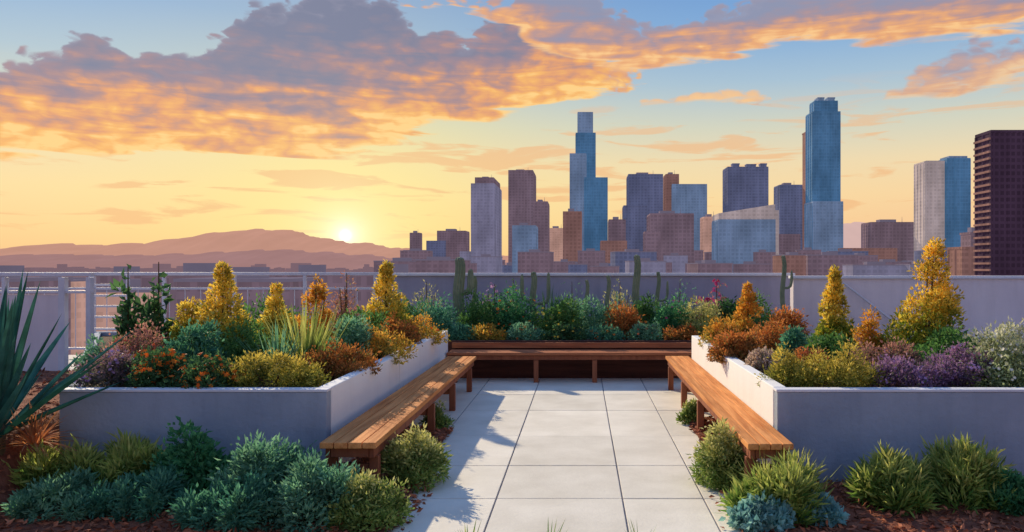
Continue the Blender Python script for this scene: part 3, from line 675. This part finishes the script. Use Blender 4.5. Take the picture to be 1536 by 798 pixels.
tower('tallest blue glass skyscraper with a notched crown, right of centre', 900, [('shaft', 1219, 1260, 168, 4, 26, 'blue'), ('crown', 1222, 1256, 152, 8, 18, 'blue'), ('crown_fin', 1227, 1236, 147, 10, 12, 'bluel'), ('crown_fin', 1242, 1252, 147, 10, 12, 'bluel'), ('wing', 1213, 1221, 196, 22, 26, 'brown'), ('base', 1220, 1264, 303, 0, 34, 'bluel')], roof=False)
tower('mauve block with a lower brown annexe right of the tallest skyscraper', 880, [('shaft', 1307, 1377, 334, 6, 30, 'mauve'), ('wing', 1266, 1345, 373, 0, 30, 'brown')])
tower('blue tower with its sunlit left side built as a cream block, near the right edge', 820, [('shaft', 1421, 1455, 238, 0, 60, 'blue'), ('shaft', 1390, 1420, 242, 6, 30, 'cream'), ('crown', 1424, 1450, 235, 6, 20, 'bluel')], roof=False)  # sunlit left face of the blue tower put in as a separate cream box
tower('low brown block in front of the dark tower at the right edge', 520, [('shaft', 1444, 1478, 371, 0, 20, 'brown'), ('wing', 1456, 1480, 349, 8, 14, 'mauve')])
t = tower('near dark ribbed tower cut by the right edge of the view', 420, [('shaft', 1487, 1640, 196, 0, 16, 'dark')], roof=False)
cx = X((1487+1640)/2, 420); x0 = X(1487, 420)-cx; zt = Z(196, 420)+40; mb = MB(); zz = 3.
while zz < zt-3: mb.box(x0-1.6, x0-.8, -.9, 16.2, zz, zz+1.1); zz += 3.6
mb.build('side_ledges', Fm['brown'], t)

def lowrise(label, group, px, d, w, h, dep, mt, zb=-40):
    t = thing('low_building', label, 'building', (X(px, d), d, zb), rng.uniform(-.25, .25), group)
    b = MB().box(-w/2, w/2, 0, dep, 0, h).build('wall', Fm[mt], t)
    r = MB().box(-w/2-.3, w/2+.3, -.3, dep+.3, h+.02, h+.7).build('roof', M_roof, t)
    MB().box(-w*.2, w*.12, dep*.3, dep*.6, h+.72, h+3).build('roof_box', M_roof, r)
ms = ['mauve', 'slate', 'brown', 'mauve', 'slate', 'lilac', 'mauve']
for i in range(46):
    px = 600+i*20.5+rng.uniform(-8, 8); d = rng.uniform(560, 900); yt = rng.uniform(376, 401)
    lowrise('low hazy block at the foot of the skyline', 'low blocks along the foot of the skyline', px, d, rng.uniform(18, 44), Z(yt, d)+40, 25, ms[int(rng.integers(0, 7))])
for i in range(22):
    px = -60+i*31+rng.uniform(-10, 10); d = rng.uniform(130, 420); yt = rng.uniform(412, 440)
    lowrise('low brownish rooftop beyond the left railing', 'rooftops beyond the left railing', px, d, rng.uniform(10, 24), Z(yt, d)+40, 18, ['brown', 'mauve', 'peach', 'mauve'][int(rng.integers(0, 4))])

# ------------------------------------------------------------------ world
W = bpy.data.worlds.new("World"); S.world = W; W.use_nodes = True
try:
    W.cycles.sampling_method = 'MANUAL'; W.cycles.sample_map_resolution = 512
except Exception: pass
t = NT(W.node_tree); bg = t.n['Background']
tc = t.n.new('ShaderNodeTexCoord'); x, y, z = t.sep(tc.outputs['Generated'])[:3]
az = t.m('ARCTAN2', x, y); hor = t.m('MAXIMUM', t.m('SQRT', t.m('ADD', t.m('MULTIPLY', x, x), t.m('MULTIPLY', y, y))), .02)
V0 = t.m('DIVIDE', z, hor); Vv = t.m('MINIMUM', V0, 3.)
def toV(px, py): a = math.atan((px-VX)/F); return a, (VY-py)/F*math.cos(a)
sv = lambda py: (400-py)/1150
e01 = t.m('DIVIDE', t.m('ADD', Vv, .1), 1.1, clamp=True)
def st(v): return (v+.1)/1.1
front = t.ramp(e01, [(0, lin(150, 112, 108)), (st(0), lin(242, 186, 134)), (st(sv(350)), lin(248, 206, 146)), (st(sv(300)), lin(248, 217, 160)), (st(sv(250)), lin(238, 217, 174)),
    (st(sv(195)), lin(208, 210, 192)), (st(sv(130)), lin(165, 192, 212)), (st(sv(50)), lin(122, 168, 216)), (st(sv(-40)), lin(100, 148, 208)), (1., lin(92, 130, 188))])
rear = t.ramp(e01, [(0, lin(92, 90, 100)), (st(0), lin(150, 150, 180)), (st(.15), lin(138, 154, 196)), (st(.5), lin(122, 150, 205)), (1., lin(104, 140, 200))])
azs = math.atan((518-VX)/F); els = 46/F*math.cos(azs)
ca = t.m('COSINE', t.m('SUBTRACT', az, azs))
sky = t.mix(t.sm(ca, -.6, .55), rear, front)
pk = t.m('MULTIPLY', t.sm(az, .0, .5), t.sm(Vv, .16, .0)); sky = t.mix(t.m('MULTIPLY', pk, .6), sky, lin(246, 194, 152))
sx_, sy_, sz_ = math.sin(azs), math.cos(azs), els; nn = math.sqrt(sx_**2+sy_**2+sz_**2)
dot = t.m('ADD', t.m('ADD', t.m('MULTIPLY', x, sx_/nn), t.m('MULTIPLY', y, sy_/nn)), t.m('MULTIPLY', z, sz_/nn))
ang = t.m('ARCCOSINE', t.m('MINIMUM', dot, 1.))
gl = t.m('MULTIPLY', t.m('EXPONENT', t.m('MULTIPLY', ang, -6.5)), .95)
sky = t.mix(t.m('MINIMUM', gl, 1.), sky, lin(255, 234, 132))
n1 = t.noise(t.comb(t.m('MULTIPLY', az, 16.), t.m('MULTIPLY', Vv, 30.), 3.1), 1., 6., .56, .2)
n2 = t.noise(t.comb(t.m('MULTIPLY', az, 8.), t.m('MULTIPLY', Vv, 55.), 7.7), 1., 5., .54, .5)
wz1 = t.m('MULTIPLY', t.m('SUBTRACT', n1, .5), 1.1)
pc = t.comb(t.m('ADD', t.m('MULTIPLY', az, 19.), wz1), t.m('ADD', t.m('MULTIPLY', Vv, 30.), wz1), 0.)
p1 = t.voro(pc, 1.); p2 = t.voro(pc, 2.7)
puff = t.m('SUBTRACT', .52, t.m('ADD', t.m('MULTIPLY', p1, .65), t.m('MULTIPLY', p2, .45)))
T = t.m('DIVIDE', t.m('ADD', az, .8), 1.6, clamp=True)
def cpts(pts): return [((toV(*p)[0]+.8)/1.6, max(0, min(1, (toV(*p)[1]+.1)/.6))) for p in pts]
def band(sky, top, bot, damp, cols, soft=.009, thick=.16, opac=1., ka=.62, kb=.5):
    tp = t.m('SUBTRACT', t.m('MULTIPLY', t.curve(T, cpts(top)), .6), .1)
    bt = t.m('SUBTRACT', t.m('MULTIPLY', t.curve(T, cpts(bot)), .6), .1)
    dT = t.m('ADD', t.m('MULTIPLY', puff, damp*1.2), t.m('MULTIPLY', t.m('SUBTRACT', n1, .5), damp*1.3))
    dB = t.m('MULTIPLY', t.m('SUBTRACT', n2, .5), damp*1.8)
    d1 = t.m('ADD', t.m('SUBTRACT', tp, Vv), dT); d2 = t.m('ADD', t.m('SUBTRACT', Vv, bt), dB)
    a = t.m('MULTIPLY', t.sm(t.m('MINIMUM', d1, d2), -.001, soft), opac)
    hh = t.m('ADD', t.m('DIVIDE', d2, thick), t.m('ADD', t.m('MULTIPLY', t.m('SUBTRACT', n2, .5), ka), t.m('MULTIPLY', puff, -kb)))
    c = t.ramp(hh, cols)
    cr = t.m('MULTIPLY', t.sm(d1, .022, .0), .28); c = t.mix(cr, c, lin(172, 166, 182))
    return t.mix(a, sky, c)
warm = [(0., lin(254, 208, 132)), (.12, lin(246, 182, 104)), (.27, lin(226, 158, 112)), (.41, lin(188, 144, 132)), (.56, lin(158, 134, 144)), (.76, lin(134, 130, 150)), (1., lin(120, 126, 152))]
warm2 = [(0., lin(250, 200, 138)), (.18, lin(234, 170, 118)), (.38, lin(200, 154, 138)), (.58, lin(166, 146, 156)), (.8, lin(150, 147, 168)), (1., lin(142, 148, 174))]
sm_ = t.m('MULTIPLY', t.sm(n2, .53, .62), t.m('MULTIPLY', t.sm(Vv, .02, .05), t.sm(Vv, .25, .15)))
sky = t.mix(t.m('MULTIPLY', sm_, .65), sky, lin(240, 182, 126))
sky = band(sky, [(-400, 150), (0, 90), (60, 80), (110, 56), (140, 48), (175, 62), (200, 84), (300, 84), (345, 50), (370, 20), (470, -6), (590, 0), (640, 46), (700, 56), (760, 20), (850, 50), (905, 100), (975, 124), (985, 160), (1700, 160)],
           [(-400, 245), (0, 236), (200, 228), (430, 236), (520, 228), (600, 210), (700, 192), (800, 164), (900, 148), (975, 128), (985, 120), (1700, 120)], .045, warm, thick=.15)
sky = band(sky, [(-400, 60), (590, 40), (600, -2), (770, -2), (790, -60), (880, -60), (905, 8), (950, 34), (1040, 34), (1100, 10), (1160, -30), (1700, -80)],
           [(-400, 20), (590, 5), (600, 14), (690, 16), (760, 36), (800, 74), (860, 90), (900, 98), (960, 104), (1060, 92), (1200, 66), (1300, 68), (1400, 62), (1536, 46), (1700, 40)], .036, warm2, thick=.07)
sky = band(sky, [(-400, 200), (1290, 200), (1330, 144), (1400, 98), (1450, 76), (1536, 62), (1700, 50)], [(-400, 150), (1290, 152), (1330, 152), (1450, 146), (1536, 118), (1700, 106)], .036, warm2, thick=.085, opac=.8, soft=.014)
sky = band(sky, [(-400, 200), (945, 180), (960, 158), (1050, 134), (1100, 142), (1160, 152), (1170, 180), (1700, 180)], [(-400, 160), (945, 162), (960, 163), (1050, 160), (1160, 155), (1170, 155), (1700, 155)], .018, warm2, thick=.1, soft=.006)
oc = t.noise(t.comb(t.m('DIVIDE', x, t.m('ADD', t.m('ABSOLUTE', z), .15)), t.m('DIVIDE', y, t.m('ADD', t.m('ABSOLUTE', z), .15)), 0.), 1.1, 5., .6)
oa = t.m('MULTIPLY', t.sm(oc, .5, .68), t.sm(Vv, .42, .7)); sky = t.mix(t.m('MULTIPLY', oa, .6), sky, lin(170, 165, 188))
gl2 = t.m('MINIMUM', t.m('EXPONENT', t.m('MULTIPLY', ang, -20.)), 1.)
sky = t.mix(gl2, sky, (1.06, .93, .52))
gl3 = t.m('MINIMUM', t.m('EXPONENT', t.m('MULTIPLY', ang, -90.)), 1.)
sky = t.mix(gl3, sky, (1.5, 1.45, 1.15))
disc = t.sm(ang, .010, .002); sky = t.mix(disc, sky, (1.5, 1.45, 1.2))
ns = t.n.new('ShaderNodeTexSky'); ns.sky_type = 'NISHITA'; ns.sun_disc = False; ns.sun_elevation = math.radians(27); ns.sun_rotation = math.radians(-34)
add = t.mix(1., sky, t.mix(1., ns.outputs[0], (.003, .003, .003), 'MULTIPLY'), 'ADD')
t.l.new(add, bg.inputs[0]); bg.inputs[1].default_value = 1.0

# ------------------------------------------------------------------ sun, camera
sl = bpy.data.lights.new('sun', 'SUN'); sl.energy = 5.0; sl.angle = math.radians(.8); sl.color = (1., .83, .58)
so = bpy.data.objects.new('sun', sl); COL.objects.link(so)
el, a_ = math.radians(27), math.radians(-34)
dv = Vector((math.sin(a_)*math.cos(el), math.cos(a_)*math.cos(el), math.sin(el)))
so.rotation_euler = dv.to_track_quat('Z', 'Y').to_euler()
cam = bpy.data.cameras.new('camera'); co = bpy.data.objects.new('camera', cam); COL.objects.link(co)
co.location = (0, 0, H); co.rotation_euler = (math.pi/2, 0, 0)
cam.sensor_width = 36; cam.lens = 36*F/1536; cam.shift_x = -104/1536; cam.clip_end = 40000; cam.clip_start = .05
S.camera = co
S.view_settings.view_transform = 'Standard'; S.view_settings.look = 'None'; S.view_settings.exposure = 0
